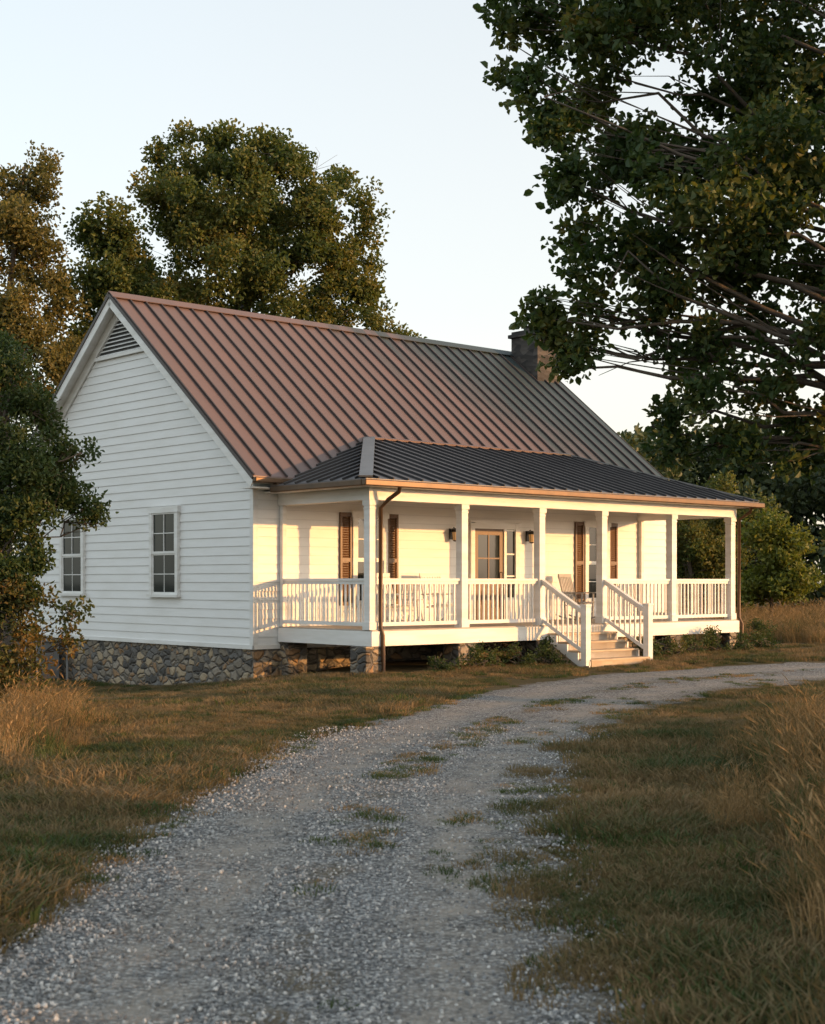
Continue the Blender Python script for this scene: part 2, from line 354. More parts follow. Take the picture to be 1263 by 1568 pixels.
def make_tree(name,base,tr,blobs,coll,dens,crad,top=None,bark=M_bark,nsub=5,leafscale=(.7,1.2),tmin=.15,limb=.42,slope=.75,spk=1.0):
    root=empty(name,(0,0,0)); mb=MB(); b=Vector(base)
    zs=[q[2] for q in blobs]; ztop=max(zs); zc=min(zs)
    cx=top[0] if top else sum(q[0] for q in blobs)/len(blobs); cy=top[1] if top else sum(q[1] for q in blobs)/len(blobs)
    def trunk(t):
        return Vector((b.x+(cx-b.x)*t**1.5+.12*math.sin(t*7),b.y+(cy-b.y)*t**1.5+.1*math.cos(t*5),b.z+(ztop-b.z)*t))
    P=[trunk(i/12) for i in range(13)]; R=[tr*(1-.85*i/12)*(1+.35*math.exp(-i*1.2)) for i in range(13)]
    mb.tube(P,R,bark,10)
    for (x,y,z,r) in blobs:
        T=Vector((x,y,z)); hd=((x-b.x)**2+(y-b.y)**2)**.5
        t0=max(tmin,min(.93,(z-b.z-hd*slope)/(ztop-b.z))); s=trunk(t0); 
        r0=tr*(1-.85*t0)*limb
        mid=s.lerp(T,.5)+Vector((0,0,.06*hd))+Vector(rng.normal(size=3)*.22)
        pts=[]
        for i in range(9):
            t=i/8; pts.append(s*(1-t)**2+mid*2*t*(1-t)+T*t*t+Vector(rng.normal(size=3)*.05*hd**.5)*(0 if i in(0,) else 1))
        mb.tube(pts,[max(r0*(1-.85*i/8),.010) for i in range(9)],bark,6)
        for k in range(nsub):
            d=Vector(rng.normal(size=3)); d.normalize(); e=T+d*r*.8; a=pts[random.randint(5,8)]
            m=a.lerp(e,.5)+Vector(rng.normal(size=3)*.12*r)
            mb.tube([a,m,e],[max(r0*.2,.010),max(r0*.12,.007),.004],bark,4,False)
    mb.obj('trunk_and_limbs',root,smooth=True)
    pts=blob_points(blobs,dens,crad=crad,spk=spk)
    N=len(pts); rot=rng.random((N,3))*6.28; sc=leafscale[0]+(leafscale[1]-leafscale[0])*rng.random(N)
    scatter('foliage',pts,rot,sc,coll,root,True)
    return root,N

# ------------------------------------------------------------------ trees
C_oak=leafset('oak_leaf_set',L_oak,40,.27,.115,.080)
C_back=leafset('walnut_leaf_set',L_back,42,.40,.145,.098)
C_olive=leafset('olive_leaf_set',L_olive,42,.40,.135,.09)
C_bush=leafset('shrub_leaf_set',L_bush,36,.20,.075,.045)
C_rust=leafset('rust_leaf_set',L_rust,30,.20,.07,.045)
C_far=leafset('far_leaf_set',L_far,60,1.0,.38,.28)
C_lime=leafset('lime_leaf_set',L_lime,50,.40,.16,.11)

big=[(1.75,.7,8.8,.62),(1.45,.3,9.45,.42),(2.4,.6,9.9,1.2),(1.75,-.4,7.75,.58),(1.55,0,8.2,.35),(2.5,-.2,7.5,.7),(2.8,.4,8.5,1.05),(2.2,0,6.85,.55),(3.0,.7,6.6,.95),(2.75,-.6,5.75,.65),(2.35,0,6.2,.4),(2.0,.3,5.2,.32),(1.75,0,5.3,.2),(1.85,.2,4.95,.26),(2.3,.2,5.3,.4),(2.05,.1,4.75,.28),(2.5,.3,4.7,.42),(3.25,0,5.0,.7),
 (3.9,-.4,4.15,.5),(3.4,.5,3.85,.34),(3.95,.3,3.5,.32),(4.7,.2,3.85,.5),(4.5,-.3,3.35,.3),(5.1,.3,3.45,.34),(3.45,.2,3.5,.22),(4.25,.8,5.15,.85),(5.3,-.5,4.6,.8),(4.0,-.8,6.4,1.05),(5.1,.6,5.9,1.0),(3.85,1,7.8,1.15),(5.0,-1,7.6,1.2),(3.9,-.3,9.4,1.25),(5.1,.7,9.3,1.35),(5.5,0,3.75,.5),(3.3,.4,5.8,.5),(3.5,1.2,7.2,.7),(5.6,1,7,1.1),
 (6.3,-1.5,5.0,1.1),(6.6,1.5,6.4,1.4),(6.2,0,8.3,1.5),(7.8,-2.5,5.6,1.3),(8,2.5,6,1.3),(9.3,0,5.5,1.4),(9,-1.5,7.5,1.5),(7.5,2,8.6,1.6),(7.2,-2,9.5,1.6),(10.5,.8,6.8,1.4),(9.3,1,9.3,1.6),(6.4,1,10.8,1.5),(8.2,0,11.5,1.6),(4.2,1.8,10.9,1.3)]
big=[(x,19+y,z,r) for x,y,z,r in big]
make_tree('oak_tree',(8.3,18.6,-.1),.40,big,C_oak,50,.30,top=(7.6,19),nsub=4,tmin=.30,limb=.24,slope=.45,spk=1.05)
bk=[(-7.5,0,15.7,1.15),(-6.3,1,16.0,1.35),(-4.6,-1,15.6,1.15),(-3.2,.5,15.3,1.2),(-5.4,0,15.2,1.2),(-8.1,0,14.2,1.25),(-6.9,.5,14.6,1.2),(-6.1,-1,13.9,1.7),(-3.9,0,13.7,1.6),(-2.3,-.5,14.0,1.0),(-8.4,1,12.2,1.35),(-7.4,.5,13,1.3),(-6.3,-1.5,11.7,1.6),(-3.9,-1,11.7,1.6),(-2.1,.3,12.4,1.1),(-5.0,.5,12.6,1.4),(-2.6,.5,11.6,1.1),
 (-1.7,0,11.0,1.0),(-1.0,-.4,10.1,.75),(-2.5,.5,10.4,1.3),(-.35,0,9.4,.5),(-.7,0,9.0,.6),(-5,1.5,10.2,1.6),(-7.2,0,10.2,1.6),(-9.2,0,10.6,1.3),(-5.4,2,14.6,1.4),(-4,0,8.5,1.8),(-7,0,8.3,1.8),(-1.6,0,8.7,1.2),(-3.0,0,12.7,1.0)]
bk=[(x,48+y,z,r) for x,y,z,r in bk]
make_tree('walnut_tree',(-5.4,48,-.6),.4,bk,C_back,42,.42,top=(-5.4,48),nsub=4,limb=.25,spk=1.25)
l1=[(-12,0,13.7,1.0),(-11.3,.5,14.4,.6),(-12.9,.5,13,1.1),(-11.6,0,12.6,.9),(-12.2,-.5,12,1.3),(-11.3,0,11.4,1.0),(-11.5,0,10.3,1.3),(-12.3,0,9,1.4),(-10.9,-.6,8.9,1.3),(-11.9,.5,7.4,1.5),(-13.5,0,10.6,1.4),(-13.6,0,8,1.5),(-11,.6,6.4,1.3),(-10.6,.6,7.6,1.1)]
make_tree('locust_tree',(-12.6,44,-.6),.26,[(x,44+y,z,r) for x,y,z,r in l1],C_olive,42,.42,nsub=4,limb=.25,spk=1.25)
l2=[(-9.6,0,13.3,.9),(-10.3,.4,12.5,.95),(-8.9,0,12.6,.65),(-9.3,-.4,11.3,1.1),(-9.5,.2,12.3,.9),(-10.5,0,10.9,1.2),(-8.7,0,10.1,1.1),(-9.9,.5,9.5,1.3),(-9.4,0,8,1.4),(-8.4,.3,8.6,1.1)]
make_tree('elm_tree',(-9.6,46,-.6),.25,[(x,46+y,z,r) for x,y,z,r in l2],C_back,44,.42,nsub=4,limb=.25,spk=1.25)
s1=[(-5.6,.2,4.45,.5),(-5.15,0,4.05,.42),(-5.5,-.3,3.5,.62),(-4.98,.2,3.25,.45),(-4.66,0,3.45,.2),(-4.55,.1,2.62,.3),(-4.95,-.2,2.75,.4),(-5.3,0,2.6,.5),(-5.7,.3,2.2,.55),(-6.1,0,3.7,.6),(-6.3,.3,2.8,.7),(-5.9,.4,4.9,.45),(-6.4,0,4.6,.5),(-5.4,-.3,1.75,.42),(-5.1,-.2,2.1,.3),(-5.8,0,1.5,.5),(-5.3,.2,3.0,.5)]
make_tree('dogwood_tree',(-6.0,20.3,-.1),.09,[(x,20+y,z,r) for x,y,z,r in s1],C_bush,230,.2,nsub=7,leafscale=(.7,1.1),spk=1.15)
s2=[(-5.5,-.2,1.5,.4),(-5.15,0,1.35,.3),(-4.62,0,1.3,.16),(-5.5,-.4,.9,.5),(-5.0,-.2,.9,.34),(-6.1,0,1.2,.6),(-4.7,.2,.9,.22),(-5.2,-.2,.4,.4),(-5.7,-.3,.35,.45)]
make_tree('sumac_bush',(-5.7,19.8,-.1),.05,[(x,19.6+y,z,r) for x,y,z,r in s2],C_rust,130,.2,nsub=8,spk=1.3)
s3=[(12.0,0,2.6,1.0),(12.8,.4,3.0,.8),(12.5,-.4,1.7,1.0),(11.4,0,1.6,.8),(13.3,0,2.0,.7),(12.2,0,3.5,.5)]
make_tree('maple_sapling',(12.3,50,0),.08,[(x,50+y,z,r) for x,y,z,r in s3],C_lime,50,.4)
s4=[(10.6,0,4.2,1.5),(12.2,.4,5.0,1.5),(13.6,-.4,3.6,1.5),(11.4,0,2.4,1.6),(9,0,3.2,1.5),(12.4,.5,2.6,1.4)]
make_tree('ash_tree',(11.5,60,0),.16,[(x,60+y,z,r) for x,y,z,r in s4],C_back,36,.42,spk=1.3)
s5=[(x,y,z,r) for x,y,z,r in [(12,1,1.2,1.5),(12.5,3.5,1.5,1.6),(12,5.8,1.2,1.3),(12.5,0,3.5,1.8),(12.5,3,4.2,1.8),(13,5.5,3.2,1.4),(12,-3,1.5,1.8),(12,-3,4,2),(13,1.5,6,2)]]
make_tree('offscreen_shade_tree',(12.6,2,0),.25,s5,C_back,22,.42)  # unseen tree, added off frame to cast shade over the near ground
pts=[];
for k in range(430):
    x=rng.uniform(-75,90) if k%3 else rng.uniform(5,45); y=82+rng.normal()*5+abs(x)*.03
    top=7.0+2.4*vnoise(x,0,.12,9)+1.6*vnoise(x,3,.45,4)
    for q in range(6): pts.append((x+rng.normal()*1.2,y+rng.normal()*1.5,top*rng.random()**.7))
pts=np.array(pts); N=len(pts); scatter('distant_treeline',pts,rng.random((N,3))*6.28,.8+.6*rng.random(N),C_far,None,True)

# ------------------------------------------------------------------ grass
def tuft(name,mat,nb,spread,hmin,hmax,w,lean,seed,head=False):
    r=np.random.default_rng(seed); V=[];F=[]
    for i in range(nb):
        a=r.random()*6.283; d=spread*r.random()**.6; x0,y0=math.cos(a)*d,math.sin(a)*d; h=r.uniform(hmin,hmax)*(1-.35*d/spread)
        b=r.random()*6.283; ln=lean*h*(.3+r.random()); dx,dy=math.cos(b)*ln+x0*.15,math.sin(b)*ln+y0*.15
        c=r.random()*6.283; px,py=math.cos(c)*w/2,math.sin(c)*w/2
        n=len(V)
        V+=[(x0-px,y0-py,-.02),(x0+px,y0+py,-.02),(x0+dx*.3+px*.8,y0+dy*.3+py*.8,h*.6),(x0+dx*.3-px*.8,y0+dy*.3-py*.8,h*.6),(x0+dx,y0+dy,h)]
        F+=[(n,n+1,n+2,n+3),(n+3,n+2,n+4)]
        if head and r.random()<.3:
            n=len(V); q=w*1.3
            V+=[(x0+dx,y0+dy,h*.98),(x0+dx*1.15+q,y0+dy*1.15,h*1.05),(x0+dx*1.4,y0+dy*1.4,h*1.14),(x0+dx*1.15-q,y0+dy*1.15,h*1.05)]; F+=[(n,n+1,n+2,n+3)]
    me=bpy.data.meshes.new(name); me.from_pydata(V,[],F); me.materials.append(mat); return bpy.data.objects.new(name,me)
C_lawn=new_coll('lawn_set',[tuft('lawn_t%d'%i,G_lawn,190,.22,.02,.075,.007,1.1,i) for i in range(5)]+[tuft('lawn_g0',G_green,140,.19,.02,.075,.008,.9,31)])
C_tall=new_coll('tall_set',[tuft('tall_t%d'%i,G_dry,100,.24,.2,.66,.0065,.6,i+50,True) for i in range(4)]+[tuft('tall_g%d'%i,G_green,80,.2,.15,.5,.010,.6,77+i) for i in range(2)])
C_strip=new_coll('strip_set',[tuft('strip_t%d'%i,G_green,60,.10,.015,.05,.006,1.0,i+90) for i in range(2)]+[tuft('strip_d0',G_dry,60,.10,.015,.05,.006,1.0,97)])
def inhouse(x,y):
    dx=x+3.114; dy=y-28.316; u=dx*.7466+dy*.6652; v=-dx*.6652+dy*.7466
    return ((u>-.05)&(u<13)&(v>-.05)&(v<10))|((u>.6)&(u<11.8)&(v>-2.9)&(v<0))|((u>5.1)&(u<7.2)&(v>-4.1)&(v<0))
def sample(n,x0,x1,y0,y1,power=1.0):
    y=y0+(y1-y0)*rng.random(n)**power; x=x0+(x1-x0)*rng.random(n); return x,y
def lawn():
    xs=[];ys=[]
    for (n,y0,y1) in ((9500,4.8,14),(8500,14,24),(5500,24,36),(2000,36,50)):
        y=rng.uniform(y0,y1,n); x=rng.uniform(-1,1,n)*(.33*y+1.2)
        xs.append(x);ys.append(y)
    x=np.concatenate(xs);y=np.concatenate(ys); t=road_coord(x,y)
    nz=vnoise(x,y,1.5,2)*.6+vnoise(x,y,4,3)*.4
    on=(t>-.02)&(t<1.02)&(y<34)&~((t>.86)&(nz>.56))
    keep=(~on)&~inhouse(x,y)&(rng.random(len(x))<(.40+.65*vnoise(x,y,1.1,6)))
    x=x[keep];y=y[keep]; t=t[keep]
    s=(.5+.9*rng.random(len(x))**1.3)*(.5+1.0*vnoise(x,y,.8,8)); s=s*np.where((t>-.08)&(t<1.08),.7,1)*np.where(y<16,1.25,1)
    return x,y,s
x,y,s=lawn(); N=len(x)
rot=np.zeros((N,3)); rot[:,2]=rng.random(N)*6.28; rot[:,:2]=rng.normal(size=(N,2))*.08
sv=np.stack([np.maximum(s,.8),np.maximum(s,.8),s],1)
scatter('lawn_grass',np.stack([x,y,H(x,y)+.005],1),rot,sv,C_lawn)
x,y=sample(10000,-2.2,9,5,28); t=road_coord(x,y); nz=vnoise(x,y,1.1,12)*.6+vnoise(x,y,3.5,13)*.4
k=((abs(t-.52-.08*(vnoise(x,y,.6,5)-.5))<.08)&(nz>.52))|((t>.70)&(t<1.02)&(nz>.84-.36*t)&(rng.random(len(x))<.8))|((t>-.02)&(t<.1)&(nz>.52))
x=x[k];y=y[k];N=len(x); rot=np.zeros((N,3)); rot[:,2]=rng.random(N)*6.28
scatter('road_weeds',np.stack([x,y,H(x,y)+.012],1),rot,.5+.9*rng.random(N),C_strip)
P=[]
x,y=sample(3200,1,9,5,17); m=(x>.205*y+.10+1.3*(vnoise(x,y,.8,3)-.5))&(x<.40*y+1.2)&(road_coord(x,y)>1.15)&(rng.random(len(x))<.12+.85*vnoise(x,y,1.1,4)**1.3)
P.append((x[m],y[m],(.6+.5*rng.random(m.sum()))*(.5+.75*ss((x[m]-.20*y[m])/1.1))*(1-.4*ss((y[m]-12)/5))))
x,y=sample(1000,-9,-3.0,13.0,20); m=(x<-.235*y+.0+.9*(vnoise(x,y,.9,5)-.5))&(x>-.4*y-1)&(rng.random(len(x))<.15+.8*vnoise(x,y,1.3,14)); P.append((x[m],y[m],.45+.5*rng.random(m.sum())))
x,y=sample(2400,7,26,37,60); m=(x>.19*y)&(rng.random(len(x))<.8); P.append((x[m],y[m],.9+.7*rng.random(m.sum())))
x=np.concatenate([p[0] for p in P]);y=np.concatenate([p[1] for p in P]);s=np.concatenate([p[2] for p in P]); N=len(x)
rot=np.zeros((N,3)); rot[:,2]=rng.random(N)*6.28; rot[:,:2]=rng.normal(size=(N,2))*.16
scatter('tall_dry_grass',np.stack([x,y,H(x,y)],1),rot,s,C_tall)
def stone(name,seed):
    import bmesh
    bm=bmesh.new(); bmesh.ops.create_icosphere(bm,subdivisions=1,radius=.5); r=random.Random(seed)
    for v in bm.verts: v.co*=r.uniform(.7,1.25); v.co.z*=.65
    me=bpy.data.meshes.new(name); bm.to_mesh(me); bm.free(); me.materials.append(M_peb); return bpy.data.objects.new(name,me)
n=NT('pebble'); r=n.n('ShaderNodeObjectInfo').outputs['Random']; cc=n.ramp(r,[(0,(.10,.105,.11)),(.4,(.24,.245,.25)),(.8,(.39,.39,.385)),(1,(.60,.585,.56))])
M_peb=n.out(n.pbr(cc,.85,0,spec=.2))
C_st=new_coll('stone_set',[stone('stone%d'%i,i) for i in range(5)])
NP=75000
y=4.8+12*rng.random(NP)**1.6; x=rng.uniform(-2.3,2.6,NP); t=road_coord(x,y)
dens=np.where(np.abs(t-.28)<.10,.35,1)*np.where(np.abs(t-.75)<.09,.35,1)
k=(t>-.05)&(t<1.06)&(rng.random(len(x))<dens*(.35+.75*vnoise(x,y,1.6,7)))&((t<.9)|(rng.random(len(x))<.5))
x=x[k];y=y[k];N=len(x)
scatter('loose_gravel',np.stack([x,y,H(x,y)+.022],1),rng.random((N,3))*6.28,.009+.019*rng.random(N)**2,C_st)

# ------------------------------------------------------------------ house
ROT=math.atan2(.6652,.7466)
house=empty('white_farmhouse',(-3.114,28.316,0),ROT)
HL=12.9; HW=10.0; SL=.793
def zmain(v): return 3.75+SL*(v+.4) if v<=5 else 3.75+SL*(10.4-v)
w=MB(); z=.42; ch=.18
def lapf(u0,u1,v,s):
    z=.42
    while z<3.72:
        z1=min(z+ch,3.72); a=v+s*.02; b=v+s*.003
        w.poly([(u0,a,z),(u1,a,z),(u1,b,z1),(u0,b,z1)] if s<0 else [(u1,a,z),(u0,a,z),(u0,b,z1),(u1,b,z1)],M_siding)
        w.poly([(u0,v,z),(u1,v,z),(u1,a,z),(u0,a,z)],M_siding); z=z1
lapf(0,HL,0,-1); lapf(0,HL,HW,1)
def vmin(z): return max(0.0,(z-3.62)/SL-.4)
for (u,s) in ((0,-1),(HL,1)):
    z=.42
    while z<7.9:
        z1=z+ch; a=u+s*.02; b=u+s*.003; m0=vmin(z); m1=vmin(min(z1,7.89)); 
        if m0>=5: break
        m1=min(m1,5.0)
        w.poly([(a,m0,z),(a,HW-m0,z),(b,HW-m1,z1),(b,m1,z1)],M_siding)
        w.poly([(u,m0,z),(u,HW-m0,z),(a,HW-m0,z),(a,m0,z)],M_siding); z=z1
w.obj('siding_walls',house)
w=MB()
for u,v in ((-.03,-.03),(HL-.09,-.03),(-.03,HW-.09),(HL-.09,HW-.09)):
    w.box(u,u+.12,v,v+.12,.42,3.7,M_white)
w.box(-.04,HL+.04,-.035,0.0,.36,.45,M_white); w.box(-.04,-.001,-.035,HW+.035,.36,.45,M_white); w.box(HL+.001,HL+.04,-.035,HW+.035,.36,.45,M_white)
w.obj('corner_boards',house,bevel=.006)
w=MB(); w.box(.0,HL,.0,HW,-1.2,.37,M_stone); w.obj('stone_foundation',house)
w=MB(); w.box(.1,HL-.1,.1,HW-.1,.3,3.5,M_dark); w.obj('interior_core',house)
w=MB(); u0,u1=-.32,13.22
def rp(u,v,dz=0): return (u,v,zmain(v)+dz)
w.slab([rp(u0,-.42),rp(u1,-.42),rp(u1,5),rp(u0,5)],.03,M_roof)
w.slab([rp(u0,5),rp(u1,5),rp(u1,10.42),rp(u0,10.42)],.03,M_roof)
nf=Vector((0,-SL,1)).normalized(); nb=Vector((0,SL,1)).normalized()
u=u0+.02
while u<u1:
    for (va,vb,nn) in ((-.42,4.96,nf),(10.42,5.04,nb)):
        a=Vector(rp(u,va))+nn*.022; b=Vector(rp(u,vb))+nn*.022; w.bar(a,b,.028,.05,M_seam,nn)
    u+=.4
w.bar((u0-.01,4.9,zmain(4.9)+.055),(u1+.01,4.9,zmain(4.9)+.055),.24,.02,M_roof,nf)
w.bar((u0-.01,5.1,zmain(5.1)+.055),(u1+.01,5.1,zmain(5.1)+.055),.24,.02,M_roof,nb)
w.obj('metal_roof',house)
w=MB()
w.slab([rp(-.3,-.38,-.032),rp(13.2,-.38,-.032),rp(13.2,5,-.032),rp(-.3,5,-.032)],.15,M_white)
w.slab([rp(-.3,5,-.032),rp(13.2,5,-.032),rp(13.2,10.38,-.032),rp(-.3,10.38,-.032)],.15,M_white)
for uu in (-.30,13.2):
    w.bar((uu,-.4,zmain(-.4)-.15),(uu,5,zmain(5)-.15),.03,.22,M_white,nf); w.bar((uu,10.4,zmain(10.4)-.15),(uu,5,zmain(5)-.15),.03,.22,M_white,nb)
for uu in (-.045,HL+.045):
    w.bar((uu,-.0,zmain(0)-.32),(uu,4.96,zmain(4.96)-.32),.035,.2,M_white,nf); w.bar((uu,10,zmain(10)-.32),(uu,5.04,zmain(5.04)-.32),.035,.2,M_white,nb)
w.box(-.3,13.2,-.38,-.0,3.5,3.53,M_white)
w.obj('soffit_and_rake_trim',house)
w=MB()
for uu in (-.325,13.225):
    w.bar((uu,-.43,zmain(-.43)-.03),(uu,5,zmain(5)-.03),.025,.07,M_seam,nf); w.bar((uu,10.43,zmain(10.43)-.03),(uu,5,zmain(5)-.03),.025,.07,M_seam,nb)
w.obj('drip_edge',house)
w=MB(); w.box(-.32,.8,-.52,-.40,3.60,3.71,M_copper); w.box(11.8,13.22,-.52,-.40,3.60,3.71,M_copper); w.box(.18,.30,-.52,-.3,3.48,3.60,M_copper)
w.obj('main_gutter',house,bevel=.02)
w=MB(); zt=7.55; zb=6.75
for i in range(9):
    za=zb+(zt-zb)*i/9; hw=(zt-za)/SL*.93
    w.hexa([(-.075,5-hw,za),(-.02,5-hw,za+.03),(-.02,5+hw,za+.03),(-.075,5+hw,za),(-.07,5-hw,za+.015),(-.015,5-hw,za+.05),(-.015,5+hw,za+.05),(-.07,5+hw,za+.015)],M_white)
w.poly([(-.022,5-1.0,zb),(-.022,6.0,zb),(-.022,5,zt+.02)],M_dark)
w.bar((-.06,3.93,zb-.04),(-.06,6.07,zb-.04),.05,.07,M_white); w.obj('gable_vent',house)
def window(w,t0,t1,z0,z1,conv,dark=True):
    def B(a0,a1,d0,d1,b0,b1,m):
        p0=conv(a0,d0); p1=conv(a1,d1); w.box(min(p0[0],p1[0]),max(p0[0],p1[0]),min(p0[1],p1[1]),max(p0[1],p1[1]),b0,b1,m)
    B(t0,t0+.1,.0,.07,z0+.05,z1-.1,M_white); B(t1-.1,t1,.0,.07,z0+.05,z1-.1,M_white); B(t0-.03,t1+.03,.0,.085,z1-.1,z1+.03,M_white); B(t0-.04,t1+.04,.0,.11,z0-.01,z0+.05,M_white)
    a0,a1=t0+.1,t1-.1; b0,b1=z0+.05,z1-.1; mz=(b0+b1)/2
    B(a0,a1,.022,.03,b0,b1,M_glass)
    for k,(c0,c1,dd) in enumerate(((b0,mz,.045),(mz,b1,.06))):
        B(a0,a0+.04,.028,dd,c0+.05,c1-.03,M_white); B(a1-.04,a1,.028,dd,c0+.05,c1-.03,M_white); B(a0,a1,.028,dd,c0,c0+.05,M_white); B(a0,a1,.028,dd,c1-.03,c1-.0012,M_white)
        m=(a0+a1)/2; B(m-.009,m+.009,.031,dd-.008,c0+.05,c1-.03,M_white); q=(c0+c1)/2; B(a0+.04,m-.009,.031,dd-.01,q-.009,q+.009,M_white); B(m+.009,a1-.04,.031,dd-.01,q-.009,q+.009,M_white)
w=MB(); gc=lambda t,d:(-d-.012,t)
window(w,2.62,3.74,1.37,3.25,gc); window(w,6.6,7.72,1.37,3.25,gc); w.obj('gable_windows',house)
w=MB(); fc=lambda t,d:(t,-d-.012)
window(w,2.46,3.40,1.2,3.12,fc); window(w,9.66,10.55,1.2,3.12,fc); w.obj('porch_windows',house)
w=MB()
for a in (2.14,3.41,9.33,10.56):
    w.box(a,a+.05,-.06,-.022,1.2,3.12,M_wood); w.box(a+.26,a+.31,-.06,-.022,1.2,3.12,M_wood)
    for zz in (1.2,2.1,3.04): w.box(a+.05,a+.26,-.06,-.022,zz,zz+.08,M_wood)
    zz=1.29
    while zz<3.0:
        if not(2.06<zz<2.17): w.hexa([(a+.05,-.055,zz),(a+.26,-.055,zz),(a+.26,-.03,zz+.03),(a+.05,-.03,zz+.03),(a+.05,-.05,zz+.008),(a+.26,-.05,zz+.008),(a+.26,-.025,zz+.04),(a+.05,-.025,zz+.04)],M_wood)
        zz+=.05
    w.box(a+.05,a+.26,-.028,-.022,1.28,3.04,M_wood)
w.obj('wood_shutters',house)
w=MB()
w.box(5.84,5.96,-.09,-.02,.8,3.0,M_white); w.box(6.88,6.96,-.09,-.02,.8,2.88,M_white); w.box(7.26,7.38,-.09,-.02,.8,3.0,M_white); w.box(5.96,7.26,-.085,-.02,2.88,3.02,M_white); w.box(5.8,7.42,-.12,-.02,3.02,3.07,M_white)
w.box(5.96,6.08,-.06,-.022,.82,2.88,M_wood); w.box(6.76,6.88,-.06,-.022,.82,2.88,M_wood); w.box(6.08,6.76,-.06,-.022,2.74,2.88,M_wood); w.box(6.08,6.76,-.06,-.022,.82,1.1,M_wood); w.box(6.08,6.76,-.06,-.022,1.55,1.68,M_wood)
w.box(6.08,6.76,-.045,-.022,1.1,1.55,M_wood); w.box(6.2,6.64,-.055,-.045,1.18,1.48,M_wood); w.box(6.08,6.76,-.04,-.022,1.68,2.74,M_glass); w.box(6.405,6.435,-.055,-.04,1.68,2.74,M_wood); w.box(6.08,6.405,-.053,-.04,2.2,2.23,M_wood); w.box(6.435,6.76,-.053,-.04,2.2,2.23,M_wood)
w.box(6.96,7.26,-.05,-.022,.82,1.3,M_white); w.box(6.96,7.26,-.04,-.022,1.3,2.88,M_glass); 
for zz in (1.3,1.8,2.3,2.84): w.box(6.96,7.26,-.06,-.04,zz,zz+.03,M_white)
w.tube([(6.80,-.06,1.75),(6.80,-.11,1.75),(6.80,-.11,1.9),(6.80,-.06,1.9)],[.012]*4,M_iron,8); w.obj('front_door',house)
for k,uu in enumerate((5.28,7.70)):
    w=MB(); w.box(uu-.05,uu+.05,-.04,-.02,2.62,2.86,M_iron); w.tube([(uu,-.03,2.8),(uu,-.12,2.88),(uu,-.17,2.84)],[.012]*3,M_iron,6)
    w.tube([(uu,-.17,2.86),(uu,-.17,2.82),(uu,-.17,2.78)],[.02,.09,.12],M_iron,8); w.tube([(uu,-.17,2.78),(uu,-.17,2.6)],[.075,.055],M_shade,8); w.tube([(uu,-.17,2.6),(uu,-.17,2.57)],[.07,.02],M_iron,8)
    for q in range(4):
        t=q*math.pi/2+.4; w.bar((uu+.08*math.cos(t),-.17+.08*math.sin(t),2.78),(uu+.06*math.cos(t),-.17+.06*math.sin(t),2.6),.01,.01,M_iron,(.3,.4,.1))
    w.obj('wall_lantern',house)
PU=[.667+s for s in (0,2.34,4.54,6.48,8.86,11.07)]; PV=-2.76
w=MB(); 
v=-2.90
while v<-.03:
    w.box(.60,11.82,v,min(v+.135,-.025),.765,.80,M_deck); v+=.14
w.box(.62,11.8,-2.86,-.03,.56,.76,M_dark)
w.obj('porch_deck',house)
w=MB(); w.box(.56,11.86,-2.93,-2.88,.50,.775,M_white); w.box(.56,.61,-2.88,-.03,.50,.775,M_white); w.box(11.81,11.86,-2.88,-.03,.50,.775,M_white)
w.obj('deck_fascia',house,bevel=.005)
w=MB()
def post(u,v):
    w.box(u-.085,u+.085,v-.085,v+.085,.80,3.2,M_white); w.box(u-.105,u+.105,v-.105,v+.105,.80,.95,M_white); w.box(u-.105,u+.105,v-.105,v+.105,3.10,3.2,M_white); w.box(u-.095,u+.095,v-.095,v+.095,3.03,3.06,M_white)
for u in PU: post(u,PV)
w.box(.62,.72,-.12,-.02,.8,3.2,M_white); w.box(11.7,11.8,-.12,-.02,.8,3.2,M_white)
w.obj('porch_posts',house,bevel=.006)
w=MB()
w.box(.56,11.85,PV-.1,PV+.1,3.2,3.43,M_white); w.box(.57,.77,PV+.1,-.02,3.2,3.43,M_white); w.box(11.64,11.84,PV+.1,-.02,3.2,3.43,M_white)
w.box(.22,12.18,-3.18,-.02,3.431,3.46,M_white)
w.obj('porch_beam_and_ceiling',house,bevel=.005)
w=MB()
def rail(a,b,z0=.80,z1=.80,hand=.93):
    a=Vector(a);b=Vector(b); L=(b-a).length
    A=Vector((a.x,a.y,z0));B=Vector((b.x,b.y,z1))
    w.bar(A+Vector((0,0,hand)),B+Vector((0,0,hand)),.09,.045,M_white); w.bar(A+Vector((0,0,hand-.055)),B+Vector((0,0,hand-.055)),.04,.06,M_white); w.bar(A+Vector((0,0,.10)),B+Vector((0,0,.10)),.04,.07,M_white)
    n=max(2,int(L/.125)); 
    for i in range(1,n):
        P=A.lerp(B,i/n); w.box(P.x-.016,P.x+.016,P.y-.016,P.y+.016,P.z+.12,P.z+hand-.07,M_white)
for i in (0,1,3,4): rail((PU[i]+.085,PV),(PU[i+1]-.085,PV))
rail((PU[0],PV+.085),(PU[0],-.12)); rail((PU[5],PV+.085),(PU[5],-.12))
for u in (PU[2],PU[3]):
    q=-4.02
    w.box(u-.07,u+.07,q-.07,q+.07,0.02,1.2,M_white); w.box(u-.085,u+.085,q-.085,q+.085,1.2,1.24,M_white)
    rail((u,PV-.085),(u,q+.07),.80,.20,.92)
w.obj('porch_railing',house)
w=MB(); a,b=PU[2]+.06,PU[3]-.06
